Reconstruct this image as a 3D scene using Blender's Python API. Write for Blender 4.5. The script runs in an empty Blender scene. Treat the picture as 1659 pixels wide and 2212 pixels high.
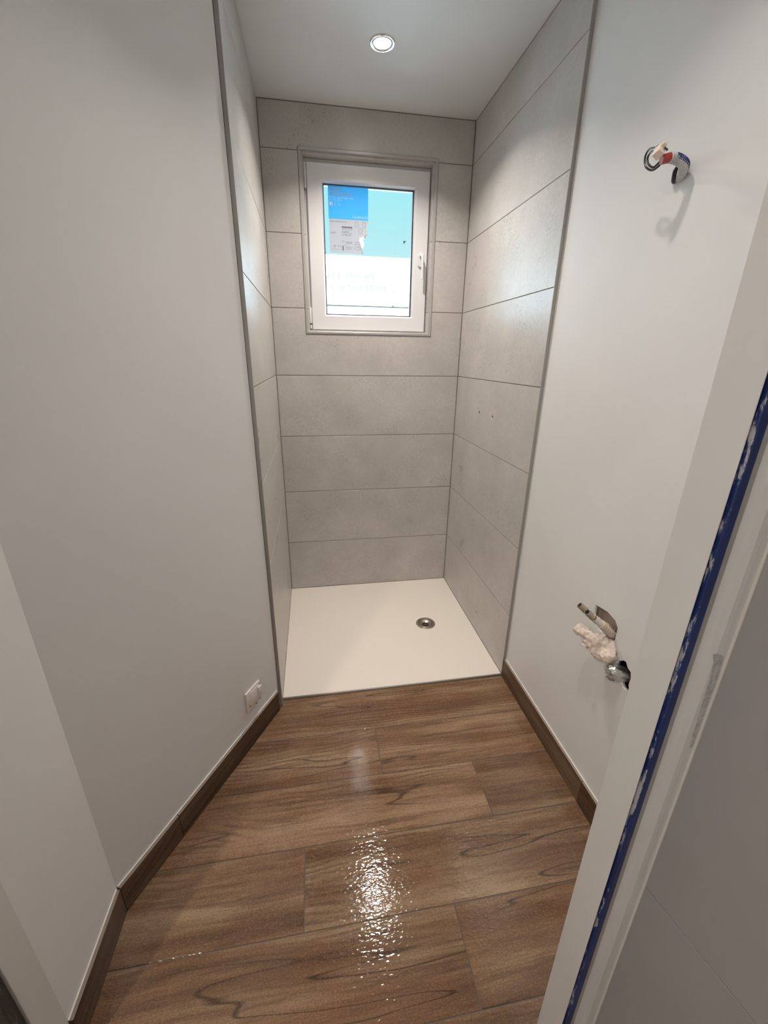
import bpy, bmesh, math, random
from mathutils import Vector, Matrix, noise
random.seed(7)
SC = bpy.context.scene
COL = SC.collection

# ------------------------------------------------------------------ camera
W, D, ZC, ZF = 1.0303, 0.9423, 2.5068, -0.013          # alcove width, depth, ceiling, floor top
cam = bpy.data.objects.new('camera', bpy.data.cameras.new('camera'))
COL.objects.link(cam)
rx, ry, rz = 0.3550, -0.1633, -0.0161                    # rotation vector of the view
a_ = Vector((rx, ry, rz))
Rm = Matrix.Rotation(a_.length, 3, a_.normalized()) @ Matrix(((1, 0, 0), (0, 0, -1), (0, 1, 0)))
cw = Matrix((Rm[0], -Vector(Rm[1]), -Vector(Rm[2]))).transposed()
cam.matrix_world = Matrix.Translation((0.1907, -1.5048, 1.4251)) @ cw.to_4x4()
cam.data.sensor_fit = 'HORIZONTAL'
cam.data.sensor_width = 36
cam.data.lens = 36 * 901.1155 / 1659
cam.data.clip_start = 0.01
SC.camera = cam

# ------------------------------------------------------------------ world, sun, exposure
SC.view_settings.view_transform = 'Standard'
SC.view_settings.look = 'None'
SC.view_settings.exposure = 0.25
SC.view_settings.gamma = 1.0
SC.view_settings.use_curve_mapping = False
SC.cycles.sample_clamp_indirect = 0.0

world = bpy.data.worlds.new('sky'); SC.world = world; world.use_nodes = True
wn = world.node_tree.nodes; wl = world.node_tree.links; wn.clear()
tc = wn.new('ShaderNodeTexCoord'); sx = wn.new('ShaderNodeSeparateXYZ'); rp = wn.new('ShaderNodeValToRGB')
bg = wn.new('ShaderNodeBackground'); ow = wn.new('ShaderNodeOutputWorld')
wl.new(tc.outputs['Generated'], sx.inputs[0]); wl.new(sx.outputs['Z'], rp.inputs[0])
wl.new(rp.outputs[0], bg.inputs[0]); wl.new(bg.outputs[0], ow.inputs[0])
el = rp.color_ramp.elements
el[0].position = 0.0; el[0].color = (0.74, 0.90, 0.90, 1)
el[1].position = 1.0; el[1].color = (0.80, 0.95, 1.25, 1)
for pos, c in ((0.18, (0.58, 0.86, 0.92)), (0.34, (0.33, 0.83, 0.94)), (0.6, (0.85, 0.98, 1.20))):
    e = el.new(pos); e.color = (*c, 1)
bg.inputs[1].default_value = 1.01

sun = bpy.data.objects.new('sun', bpy.data.lights.new('sun', 'SUN'))
COL.objects.link(sun)
sun.data.energy = 82.0; sun.data.angle = 0.01; sun.data.color = (0.68, 0.84, 1.0)
sun.rotation_euler = Vector((-1.0, 0.45, -1.0)).to_track_quat('-Z', 'Y').to_euler()
sun.location = (0, -3, 8)

SPOT_W = 8.2; SPOT2_W = 2.8; BATH_FILL_W = 17.0             # the downlights (built further down), the last an added unseen fill
SPOT_C = (1.0, 0.905, 0.815)

# ------------------------------------------------------------------ materials
def mat(name, base=(0.8, 0.8, 0.8), rough=0.5, metal=0.0, spec=0.5):
    m = bpy.data.materials.new(name); m.use_nodes = True
    b = m.node_tree.nodes['Principled BSDF']
    b.inputs['Base Color'].default_value = (*base, 1); b.inputs['Roughness'].default_value = rough
    b.inputs['Metallic'].default_value = metal; b.inputs['Specular IOR Level'].default_value = spec
    return m
class NT:
    def __init__(s, m): s.m = m; s.t = m.node_tree; s.b = s.t.nodes['Principled BSDF']
    def n(s, k, **kw):
        x = s.t.nodes.new(k)
        for a, v in kw.items(): setattr(x, a, v)
        return x
    def l(s, a, b): s.t.links.new(a, b)
    def val(s, inp, v):
        if hasattr(v, 'is_linked') or hasattr(v, 'links'): s.l(v, inp)
        else: inp.default_value = v
    def math(s, op, a, b=0.0, c=None):
        x = s.n('ShaderNodeMath', operation=op); s.val(x.inputs[0], a); s.val(x.inputs[1], b)
        if c is not None: s.val(x.inputs[2], c)
        return x.outputs[0]
    def mapr(s, v, a, b, c=0.0, d=1.0):
        x = s.n('ShaderNodeMapRange'); x.clamp = True
        s.val(x.inputs[0], v)
        for i, q in enumerate((a, b, c, d)): x.inputs[i + 1].default_value = q
        return x.outputs[0]
    def vmath(s, op, a, b):
        x = s.n('ShaderNodeVectorMath', operation=op); s.val(x.inputs[0], a); s.val(x.inputs[1], b)
        return x.outputs[0]
    def coords(s, rnd=True, k=(37.0, 53.0, 71.0)):
        o = s.n('ShaderNodeTexCoord').outputs['Object']
        if not rnd: return o
        r = s.n('ShaderNodeObjectInfo').outputs['Random']
        cmb = s.n('ShaderNodeCombineXYZ')
        for i in range(3): s.l(s.math('MULTIPLY', r, k[i]), cmb.inputs[i])
        return s.vmath('ADD', o, cmb.outputs[0])
    def noise(s, vec, scale, detail=2.0, rough=0.5, dist=0.0):
        x = s.n('ShaderNodeTexNoise'); s.l(vec, x.inputs['Vector'])
        x.inputs['Scale'].default_value = scale; x.inputs['Detail'].default_value = detail
        x.inputs['Roughness'].default_value = rough; x.inputs['Distortion'].default_value = dist
        return x.outputs['Fac']
    def ramp(s, f, stops):
        x = s.n('ShaderNodeValToRGB'); s.l(f, x.inputs[0]); e = x.color_ramp.elements
        e[0].position, e[0].color = stops[0][0], (*stops[0][1], 1)
        e[1].position, e[1].color = stops[-1][0], (*stops[-1][1], 1)
        for p, c in stops[1:-1]:
            q = e.new(p); q.color = (*c, 1)
        return x.outputs[0]
    def mix(s, f, a, b, mode='MIX'):
        x = s.n('ShaderNodeMix', data_type='RGBA', blend_type=mode)
        s.val(x.inputs[0], f)
        for inp, v in ((x.inputs[6], a), (x.inputs[7], b)):
            if isinstance(v, tuple): inp.default_value = (*v, 1)
            else: s.l(v, inp)
        return x.outputs[2]
    def bump(s, h, strength, dist):
        x = s.n('ShaderNodeBump'); x.inputs['Strength'].default_value = strength
        x.inputs['Distance'].default_value = dist; s.l(h, x.inputs['Height'])
        s.l(x.outputs[0], s.b.inputs['Normal'])

def paint_mat(name, c, rough=0.55):
    m = mat(name, c, rough); t = NT(m); o = t.coords(False)
    f = t.noise(o, 3.0, 3)
    t.l(t.mix(t.mapr(f, .3, .7), tuple(x * 0.97 for x in c), tuple(min(1, x * 1.02) for x in c)), t.b.inputs['Base Color'])
    t.bump(t.noise(o, 260.0, 2), 0.12, 0.0006)
    return m
PAINT = paint_mat('wall_paint', (0.765, 0.77, 0.77))
CEIL = paint_mat('ceiling_paint', (0.77, 0.78, 0.785))
FRAME = paint_mat('door_frame_paint', (0.66, 0.66, 0.645), 0.45)

def tile_mat(name, lo, hi, pit, rough=0.32):
    m = mat(name, hi, rough); t = NT(m); o = t.coords()
    f = t.noise(o, 4.5, 5, .6)
    g = t.noise(o, 60.0, 3, .6)
    c = t.mix(t.mapr(f, .32, .68), lo, hi)
    c = t.mix(t.mapr(g, .35, .7, 0, .35), c, tuple(x * .86 for x in lo))
    zone = t.mapr(t.noise(o, 6.5, 4, .65), .44, .62)
    v = t.n('ShaderNodeTexVoronoi'); v.inputs['Scale'].default_value = 165.0; t.l(o, v.inputs['Vector'])
    sc = t.n('ShaderNodeSeparateColor'); t.l(v.outputs['Color'], sc.inputs[0])
    size = t.math('MULTIPLY', t.math('POWER', sc.outputs[0], 2.6), .52)
    size = t.math('MULTIPLY', size, zone)
    pits = t.mapr(t.math('SUBTRACT', v.outputs['Distance'], size), -.10, .08, 1.0, 0.0)
    pits = t.math('MULTIPLY', pits, t.math('GREATER_THAN', size, .05))
    c = t.mix(t.math('MULTIPLY', pits, .58), c, pit)
    gr = t.noise(o, 210.0, 3, .65)
    c = t.mix(t.math('MULTIPLY', t.mapr(gr, .50, .66), t.mapr(zone, 0, 1, .10, .38)), c, tuple(x * .70 for x in lo))
    t.l(c, t.b.inputs['Base Color'])
    h = t.math('SUBTRACT', t.math('MULTIPLY', g, .15), pits)
    t.bump(h, .35, .0012)
    t.l(t.mapr(f, .3, .7, rough - .05, rough + .07), t.b.inputs['Roughness'])
    return m
TILE = tile_mat('stone_look_tile', (0.50, 0.48, 0.455), (0.60, 0.58, 0.555), (0.20, 0.185, 0.165))
BTILE = mat('grey_bathroom_tile', (0.31, 0.30, 0.29), 0.5)
t = NT(BTILE); o = t.coords(); t.l(t.mix(t.mapr(t.noise(o, 3, 4), .3, .7), (0.30, 0.29, 0.285), (0.35, 0.34, 0.335)), t.b.inputs['Base Color'])
GROUT = mat('dark_grout', (0.20, 0.18, 0.165), 0.9)
FGROUT = mat('floor_grout', (0.15, 0.125, 0.105), 0.9)
WGROUT = mat('white_grout', (0.62, 0.60, 0.57), 0.85)
CAULK = mat('white_caulk', (0.85, 0.83, 0.80), 0.5)
TRIMM = mat('tile_trim_metal', (0.40, 0.385, 0.365), 0.42, 0.4)
WTRIM = mat('window_trim_metal', (0.46, 0.45, 0.44), 0.4, 0.3)
RESIN = mat('tray_resin', (0.85, 0.79, 0.72), 0.5)
t = NT(RESIN); o = t.coords(False); t.bump(t.noise(o, 300, 2), .1, .0005)
PVC = mat('white_pvc', (0.74, 0.74, 0.76), 0.32)
GASKET = mat('black_gasket', (0.02, 0.02, 0.022), 0.6)
STEEL = mat('drain_steel', (0.42, 0.38, 0.34), 0.35, 0.9)
DARK = mat('dark_void', (0.012, 0.011, 0.010), 0.9)  # near-black colour stands in for the shade deep in gaps and holes
CHROME = mat('chrome', (0.8, 0.8, 0.8), 0.18, 1.0)
BRASS = mat('nickel_sleeve', (0.52, 0.46, 0.38), 0.32, 0.85)
SHEATH = mat('beige_sheath', (0.58, 0.50, 0.40), 0.6)
PIPEW = mat('white_pipe', (0.72, 0.70, 0.67), 0.4)
GYPSUM = mat('plaster_core', (0.56, 0.47, 0.42), 0.9)
PAPER = mat('crumpled_tissue', (0.80, 0.69, 0.61), 0.85)
CONDUIT = mat('pale_conduit', (0.62, 0.63, 0.63), 0.45)
t = NT(CONDUIT)
CABLE = mat('black_cable', (0.02, 0.021, 0.022), 0.35)
BLUEW = mat('blue_wire', (0.012, 0.02, 0.14), 0.4)
ORANGE = mat('clear_connector', (0.86, 0.72, 0.64), 0.10)
RED = mat('red_sleeve', (0.36, 0.045, 0.03), 0.45)
PLASTIC = mat('white_plastic', (0.78, 0.74, 0.71), 0.35)
SCREW = mat('screw_head', (0.22, 0.18, 0.16), 0.5, 0.5)
FOIL = mat('foil_tape', (0.62, 0.62, 0.62), 0.28, 1.0)
WHITEP = mat('white_bodywork', (0.86, 0.87, 0.88), 0.35)
SIGNGREY = mat('grey_lettering', (0.115, 0.095, 0.088), 0.9, 0, 0.0)
SEAM = mat('dark_seam', (0.006, 0.009, 0.009), 0.9)
RUBBER = mat('tyre_rubber', (0.02, 0.02, 0.02), 0.8)
ASPH = mat('pale_bounce_ground', (0.16, 0.16, 0.155), 0.9)
RENDERW = mat('house_render', (0.6, 0.58, 0.54), 0.9)
LEAF = mat('leaf_green', (0.03, 0.065, 0.022), 0.7)
BARK = mat('bark', (0.10, 0.07, 0.05), 0.9)
t = NT(ASPH); o = t.coords(False); t.l(t.ramp(t.noise(o, 40, 3), [(.3, (.38, .38, .37)), (.7, (.46, .46, .45))]), t.b.inputs['Base Color'])  # unseen ground made paler than asphalt to bounce daylight onto the ceiling

# worn blue paint of the seal channel
BLUE = mat('worn_blue_paint', (0.012, 0.03, 0.14), 0.4)
t = NT(BLUE); o = t.coords(False)
xyz = t.n('ShaderNodeSeparateXYZ'); t.l(o, xyz.inputs[0])
st = t.vmath('MULTIPLY', o, (1.0, 1.0, 0.25))
wear = t.noise(st, 110.0, 6, .75)
wear2 = t.noise(t.vmath('MULTIPLY', o, (.4, .4, 1.0)), 5.0, 4, .6)
edge = t.mapr(t.math('ABSOLUTE', xyz.outputs[0]), .0026, .0058, 0, .21)
k = t.math('ADD', t.math('ADD', wear, edge), t.math('MULTIPLY', t.math('SUBTRACT', wear2, .5), .55))
c = t.mix(t.mapr(wear2, .3, .7), (0.008, 0.018, 0.085), (0.014, 0.036, 0.17))
t.l(t.mix(t.mapr(k, .735, .80), c, (0.42, 0.42, 0.43)), t.b.inputs['Base Color'])
DKCH = mat('worn_dark_channel', (0.03, 0.03, 0.028), 0.5)
t = NT(DKCH); o = t.coords(False)
t.l(t.mix(t.mapr(t.noise(t.vmath('MULTIPLY', o, (1, 1, .15)), 120, 5, .7), .56, .66), (0.035, 0.035, 0.032), (0.26, 0.25, 0.23)), t.b.inputs['Base Color'])

# wood-look porcelain
def wood_mat(name, tint=1.0, rough=0.07, spec=.58):
    m = mat(name, (0.2, 0.11, 0.06), rough); t = NT(m); o = t.coords(); t.b.inputs['Specular IOR Level'].default_value = spec
    info = t.n('ShaderNodeObjectInfo').outputs['Random']
    warp = t.n('ShaderNodeTexNoise'); t.l(t.vmath('MULTIPLY', o, (1.6, 3.0, 3.0)), warp.inputs['Vector'])
    warp.inputs['Scale'].default_value = 1.6; warp.inputs['Detail'].default_value = 2
    w = t.vmath('MULTIPLY', t.vmath('SUBTRACT', warp.outputs['Color'], (.5, .5, .5)), (0.05, 0.035, 0.035))
    p = t.vmath('ADD', o, w)
    broad = t.noise(t.vmath('MULTIPLY', p, (.9, 10.0, 10.0)), 1.25, 5, .58)       # broad streaks along the plank
    streak = t.noise(t.vmath('MULTIPLY', p, (1.5, 34.0, 34.0)), 1.5, 5, .62)       # finer ones
    fine = t.noise(t.vmath('MULTIPLY', p, (6.0, 150.0, 150.0)), 2.0, 3, .6)
    # growth rings, in patches
    s = t.n('ShaderNodeSeparateXYZ'); t.l(p, s.inputs[0])
    rw_ = t.noise(t.vmath('MULTIPLY', o, (1.8, 4.5, 4.5)), 1.0, 1, .5)
    ph = t.math('ADD', t.math('MULTIPLY', t.math('ADD', s.outputs[1], s.outputs[2]), 370.0), t.math('MULTIPLY', rw_, 70.0))
    rings = t.math('SINE', ph)
    rmask = t.mapr(t.noise(t.vmath('MULTIPLY', o, (1.4, 6.0, 6.0)), 1.2, 2), .50, .64)
    rings = t.math('MULTIPLY', t.mapr(rings, -.2, 1.0), rmask)
    # dark cracks
    cr = t.noise(t.vmath('MULTIPLY', p, (.55, 9.0, 9.0)), 1.05, 2, .5)
    crack = t.mapr(t.math('ABSOLUTE', t.math('SUBTRACT', cr, .5)), .0010, .0062, 1.0, 0.0)
    crack = t.math('MULTIPLY', crack, t.mapr(t.noise(t.vmath('MULTIPLY', o, (1.2, 4.0, 4.0)), 1.1, 2), .46, .58))
    halo = t.mapr(t.math('ABSOLUTE', t.math('SUBTRACT', cr, .5)), .0, .05, 1.0, 0.0)
    # knots
    # saw marks across the plank
    saw = t.noise(t.vmath('MULTIPLY', o, (210.0, 14.0, 14.0)), 1.0, 3, .65)
    cloud = t.noise(t.vmath('MULTIPLY', o, (2.2, 3.0, 3.0)), 1.4, 3)
    col = t.ramp(broad, [(.32, (.100, .049, .024)), (.44, (.178, .102, .056)), (.54, (.258, .166, .100)), (.68, (.35, .245, .158))])
    col = t.mix(t.mapr(cloud, .42, .68, 0, .55), col, (.185, .092, .050))
    col = t.mix(t.mapr(streak, .50, .68, 0, .70), col, (.085, .040, .021))
    col = t.mix(t.mapr(fine, .50, .72, 0, .38), col, (.085, .043, .024))
    col = t.mix(t.math('MULTIPLY', rings, .60), col, (.075, .036, .020))
    col = t.mix(t.mapr(saw, .52, .74, 0, .10), col, (.38, .27, .17))
    col = t.mix(t.math('MULTIPLY', halo, .12), col, (.06, .03, .016))
    col = t.mix(t.math('MULTIPLY', crack, .80), col, (.03, .014, .008))
    sp = t.noise(t.vmath('MULTIPLY', o, (170.0, 330.0, 330.0)), 1.0, 3, .7)
    col = t.mix(t.mapr(sp, .36, .52, .34, 0), col, (.07, .036, .020))
    col = t.mix(t.mapr(sp, .52, .68, 0, .22), col, (.40, .285, .185))
    br = t.mapr(info, 0, 1, .88, 1.12)
    hv = t.n('ShaderNodeHueSaturation'); t.l(col, hv.inputs['Color']); t.l(t.math('MULTIPLY', br, tint), hv.inputs['Value'])
    t.l(hv.outputs[0], t.b.inputs['Base Color'])
    h = t.math('ADD', t.math('MULTIPLY', fine, .06), t.math('MULTIPLY', saw, .05))
    h = t.math('SUBTRACT', h, t.math('MULTIPLY', rings, .10))
    h = t.math('SUBTRACT', h, t.math('MULTIPLY', crack, .08))
    h = t.math('ADD', h, t.math('MULTIPLY', t.noise(t.vmath('MULTIPLY', o, (70.0, 135.0, 135.0)), 1.0, 1), 1.8))
    t.bump(h, .16, .0022)
    return m
WOOD = wood_mat('wood_look_plank', 1.14)
SKIRT = wood_mat('wood_look_skirting', .60, .5, .25)
SKIRTTOP = mat('skirting_cut_edge', (0.30, 0.24, 0.20), 0.6)

# glass and label
GLASS = bpy.data.materials.new('window_glass'); GLASS.use_nodes = True
gt = GLASS.node_tree; gt.nodes.clear()
go = gt.nodes.new('ShaderNodeOutputMaterial'); gm = gt.nodes.new('ShaderNodeMixShader'); gf = gt.nodes.new('ShaderNodeFresnel')
gtr = gt.nodes.new('ShaderNodeBsdfTransparent'); ggl = gt.nodes.new('ShaderNodeBsdfGlossy'); ggl.inputs['Roughness'].default_value = 0.02
gtr.inputs[0].default_value = (0.96, 0.985, 0.98, 1); gf.inputs[0].default_value = 1.45
gt.links.new(gf.outputs[0], gm.inputs[0]); gt.links.new(gtr.outputs[0], gm.inputs[1]); gt.links.new(ggl.outputs[0], gm.inputs[2]); gt.links.new(gm.outputs[0], go.inputs[0])
def label_mat(name, c, tr):
    m = mat(name, c, .6); n = m.node_tree.nodes; l = m.node_tree.links
    tl = n.new('ShaderNodeBsdfTranslucent'); tl.inputs[0].default_value = (*c, 1)
    mx = n.new('ShaderNodeMixShader'); mx.inputs[0].default_value = tr
    l.new(n['Principled BSDF'].outputs[0], mx.inputs[1]); l.new(tl.outputs[0], mx.inputs[2])
    l.new(mx.outputs[0], n['Material Output'].inputs[0]); return m
LBLUE = label_mat('blue_paper', (0.10, 0.56, 0.82), .5)
LGREY = label_mat('grey_paper', (0.60, 0.60, 0.62), .45)
LWHITE = label_mat('white_print', (0.85, 0.88, 0.92), .55)
LORANGE = label_mat('orange_print', (0.92, 0.40, 0.28), .6)
LINK = label_mat('grey_print', (0.16, 0.16, 0.18), .2)
LEMIT = bpy.data.materials.new('lamp_lens'); LEMIT.use_nodes = True
lb = LEMIT.node_tree.nodes['Principled BSDF']; lb.inputs['Emission Color'].default_value = (1, .9, .78, 1); lb.inputs['Emission Strength'].default_value = 40.0

# ------------------------------------------------------------------ object helpers
def wloc(o):
    v = Vector((0, 0, 0))
    while o is not None: v = v + o.location; o = o.parent
    return v
def link(name, me, m, parent=None, origin=None, rz=0.0):
    """mesh data given in world coordinates (or local if origin given)"""
    o = bpy.data.objects.new(name, me); COL.objects.link(o)
    if m is not None:
        for q in (m if isinstance(m, (list, tuple)) else [m]): me.materials.append(q)
    base = Vector((0, 0, 0))
    if parent is not None:
        o.parent = parent; base = wloc(parent)
    if origin is None:
        if len(me.vertices):
            lo = Vector([min(v.co[i] for v in me.vertices) for i in range(3)]); hi = Vector([max(v.co[i] for v in me.vertices) for i in range(3)])
            c = (lo + hi) / 2
            me.transform(Matrix.Translation(-c)); o.location = c - base
    else:
        o.location = Vector(origin) - base
        o.rotation_euler.z = rz
    return o
def struct(name, label=None):
    e = bpy.data.objects.new(name, None); COL.objects.link(e); e['kind'] = 'structure'; e.empty_display_size = .05
    if label: e['label'] = label
    return e
def thing(name, loc, label, cat, group=None):
    e = bpy.data.objects.new(name, None); COL.objects.link(e); e.location = loc; e.empty_display_size = .05
    e['label'] = label; e['category'] = cat
    if group: e['group'] = group
    return e
def fin(bm, smooth=False, ang=None):
    me = bpy.data.meshes.new('m'); bmesh.ops.recalc_face_normals(bm, faces=bm.faces); bm.to_mesh(me); bm.free()
    if smooth:
        for p in me.polygons: p.use_smooth = True
        if ang: me.set_sharp_from_angle(angle=math.radians(ang))
    return me
def add_box(bm, x0, x1, y0, y1, z0, z1, bev=0.0):
    r = bmesh.ops.create_cube(bm, size=1.0)
    for v in r['verts']:
        v.co = Vector(((x0 + x1) / 2 + v.co.x * (x1 - x0), (y0 + y1) / 2 + v.co.y * (y1 - y0), (z0 + z1) / 2 + v.co.z * (z1 - z0)))
    if bev:
        ed = list({e for v in r['verts'] for e in v.link_edges})
        bmesh.ops.bevel(bm, geom=ed, offset=bev, segments=2, affect='EDGES', profile=.5)
def box(name, m, ext, parent=None, bev=0.0):
    bm = bmesh.new(); add_box(bm, *ext, bev=bev); return link(name, fin(bm), m, parent)
def prism(pts, axis, lo, hi, bev=0.0, holes=()):
    """2D outline (list of (u,v)) extruded along axis 'x','y','z' from lo to hi; holes: list of outlines"""
    def P(u, v, w):
        return {'x': (w, u, v), 'y': (u, w, v), 'z': (u, v, w)}[axis]
    if not holes:
        bm = bmesh.new()
        f = bm.faces.new([bm.verts.new(P(u, v, lo)) for u, v in pts])
        r = bmesh.ops.extrude_face_region(bm, geom=[f])
        vs = [g for g in r['geom'] if isinstance(g, bmesh.types.BMVert)]
        d = Vector(P(0, 0, hi)) - Vector(P(0, 0, lo))
        bmesh.ops.translate(bm, vec=d, verts=vs)
        if bev: bmesh.ops.bevel(bm, geom=list(bm.edges), offset=bev, segments=1, affect='EDGES')
        return fin(bm)
    cu = bpy.data.curves.new('c', 'CURVE'); cu.dimensions = '2D'; cu.fill_mode = 'BOTH'; cu.extrude = (hi - lo) / 2
    for ring in [pts] + list(holes):
        s = cu.splines.new('POLY'); s.points.add(len(ring) - 1)
        for q, (u, v) in zip(s.points, ring): q.co = (u, v, 0, 1)
        s.use_cyclic_u = True
    ob = bpy.data.objects.new('c', cu); COL.objects.link(ob)
    dg = bpy.context.evaluated_depsgraph_get(); dg.update()
    me = bpy.data.meshes.new_from_object(ob.evaluated_get(dg))
    bpy.data.objects.remove(ob); bpy.data.curves.remove(cu)
    mid = (lo + hi) / 2
    for v in me.vertices: v.co = Vector(P(v.co.x, v.co.y, mid + v.co.z))
    bm = bmesh.new(); bm.from_mesh(me); bmesh.ops.remove_doubles(bm, verts=bm.verts, dist=1e-6)
    bpy.data.meshes.remove(me); return fin(bm)
def circle(cx, cy, r, n=28): return [(cx + r * math.cos(2 * math.pi * i / n), cy + r * math.sin(2 * math.pi * i / n)) for i in range(n)]
def rect(u0, u1, v0, v1): return [(u0, v0), (u1, v0), (u1, v1), (u0, v1)]
def catmull(pts, n=8):
    P = [Vector(p) for p in pts]; P = [2 * P[0] - P[1]] + P + [2 * P[-1] - P[-2]]; out = []
    for i in range(1, len(P) - 2):
        for k in range(n):
            t_ = k / n; a, b, c, d = P[i - 1:i + 3]
            out.append(.5 * ((2 * b) + (c - a) * t_ + (2 * a - 5 * b + 4 * c - d) * t_ ** 2 + (3 * b - a - 3 * c + d) * t_ ** 3))
    out.append(P[-2]); return out
def add_tube(bm, path, r, seg=12, cap=True):
    """path: list of Vectors, r: float or list"""
    n = len(path); rs = r if isinstance(r, (list, tuple)) else [r] * n; rings = []
    up = Vector((0.13, 0.31, .94)); u = None
    for i in range(n):
        t_ = (path[min(i + 1, n - 1)] - path[max(i - 1, 0)]).normalized()
        u = (up if u is None else u); u = (u - t_ * u.dot(t_)).normalized(); v = t_.cross(u)
        rings.append([bm.verts.new(path[i] + (u * math.cos(2 * math.pi * k / seg) + v * math.sin(2 * math.pi * k / seg)) * rs[i]) for k in range(seg)])
    for a, b in zip(rings, rings[1:]):
        for k in range(seg): bm.faces.new((a[k], a[(k + 1) % seg], b[(k + 1) % seg], b[k]))
    if cap:
        bm.faces.new(rings[0]); bm.faces.new(list(reversed(rings[-1])))
def tube(name, m, path, r, parent=None, seg=12, cap=True, ang=40):
    bm = bmesh.new(); add_tube(bm, path, r, seg, cap); return link(name, fin(bm, True, ang), m, parent)
def lathe(prof, n=40):
    """profile [(r,z)] about z"""
    bm = bmesh.new(); rings = []
    for r, z in prof:
        rings.append([bm.verts.new((max(r, 1e-5) * math.cos(2 * math.pi * k / n), max(r, 1e-5) * math.sin(2 * math.pi * k / n), z)) for k in range(n)])
    for a, b in zip(rings, rings[1:]):
        for k in range(n): bm.faces.new((a[k], a[(k + 1) % n], b[(k + 1) % n], b[k]))
    return bm
def text_mesh(body, size, x, y, z, align='LEFT', sx=1.0):
    cu = bpy.data.curves.new('t', 'FONT'); cu.body = body; cu.size = size; cu.align_x = align
    ob = bpy.data.objects.new('t', cu); COL.objects.link(ob)
    dg = bpy.context.evaluated_depsgraph_get(); dg.update()
    me = bpy.data.meshes.new_from_object(ob.evaluated_get(dg))
    bpy.data.objects.remove(ob); bpy.data.curves.remove(cu)
    for v in me.vertices: v.co = Vector((x + v.co.x * sx, y, z + v.co.y))
    return me

# ================================================================== SETTING
TX = W + 0.0120                    # painted right wall
LX = -0.0125                       # painted wall start, left
YL = -0.030                        # front edge of the left tile wall
A = Vector((LX, -0.040)); Bc = Vector((-0.3850, -0.7050))     # oblique wall
YF0, YF1 = -0.945, -1.014          # door frame depth
XJ = 0.777                         # right jamb face
XB = -0.385                        # left wall / jamb face
PITCH = .207

# floor: slab + planks
fl = struct('floor', 'wood-look porcelain plank floor, glossy brown')
box('screed', FGROUT, (-1.35, 1.75, -3.0, 1.1, -.12, -.0146), fl)
g = .0013
rows = [(-.003, -.211, []), (-.211, -.415, [.383]), (-.415, -.621, [.727]), (-.621, -.831, [.1045]), (-.831, -1.0385, [.520]),
        (-1.0385, -1.246, [.86, -.34]), (-1.246, -1.453, [.25]), (-1.453, -1.66, [.6]), (-1.66, -1.867, [.0]), (-1.867, -2.074, [.4]),
        (-2.074, -2.281, [.7]), (-2.281, -2.488, [.1]), (-2.488, -2.80, [.5])]
for i, (y1, y0, js) in enumerate(rows):
    x0, x1 = (-.55, 1.10) if i < 5 else (-1.25, 1.35)
    xs = [x0] + sorted(js) + [x1]
    for a, b in zip(xs, xs[1:]):
        L, H = b - a - 2 * g, y1 - y0 - 2 * g
        bm = bmesh.new(); add_box(bm, -L / 2, L / 2, -H / 2, H / 2, -.009, 0, .0008)
        link('plank', fin(bm), WOOD, fl, ((a + b) / 2, (y0 + y1) / 2, ZF))

# ceiling
box('ceiling', CEIL, (-1.35, 1.75, -3.0, 1.16, ZC, ZC + .12))['kind'] = 'structure'

# tile walls ---------------------------------------------------------
JZ = [0.0] + [.3277 + .3333 * k for k in range(7)] + [ZC]
GJ = .0016
TT = .0100
OX0, OX1, OZ0, OZ1 = .172, .8535, 1.539, 2.343        # trim outline round the window
wb = struct('wall_back', 'shower back wall of large stone-look tiles around the window')
bm_pts = rect(-.3, 1.3, -.12, ZC)
link('masonry', prism(bm_pts, 'y', D + TT, D + .26, 0, [rect(OX0 + .012, OX1 - .012, OZ0 + .012, OZ1 - .012)]), RENDERW, wb)
def tile_y(pts):
    link('tile', prism(pts, 'y', D, D + TT, .0006), TILE, wb)
cx0, cx1 = .0025, W - .0025
for k in range(8):
    z0, z1 = JZ[k] + GJ, JZ[k + 1] - GJ
    if k == 7: z1 = ZC - .004
    a, b = OX0 - .0012, OX1 + .0012
    if k == 4:   # notched above
        tile_y([(cx0, z0), (cx1, z0), (cx1, z1), (b, z1), (b, OZ0 - .001), (a, OZ0 - .001), (a, z1), (cx0, z1)])
    elif k in (5, 6):
        tile_y(rect(cx0, a, z0, z1)); tile_y(rect(b, cx1, z0, z1))
    elif k == 7:
        tile_y([(cx0, z0), (a, z0), (a, OZ1 + .001), (b, OZ1 + .001), (b, z0), (cx1, z0), (cx1, z1), (cx0, z1)])
    else:
        tile_y(rect(cx0, cx1, z0, z1))
bm = bmesh.new()
for z in JZ[1:-1]:
    if OZ0 < z < OZ1:
        add_box(bm, cx0, OX0 - .0012, D + .0016, D + TT, z - GJ, z + GJ); add_box(bm, OX1 + .0012, cx1, D + .0016, D + TT, z - GJ, z + GJ)
    else: add_box(bm, cx0, cx1, D + .0016, D + TT, z - GJ, z + GJ)
add_box(bm, 0, cx0, D + .001, D + TT, 0, ZC); add_box(bm, cx1, W, D + .001, D + TT, 0, ZC)
add_box(bm, cx0, cx1, D + .0008, D + TT, ZC - .004, ZC); link('grout', fin(bm), GROUT, wb)

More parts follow.
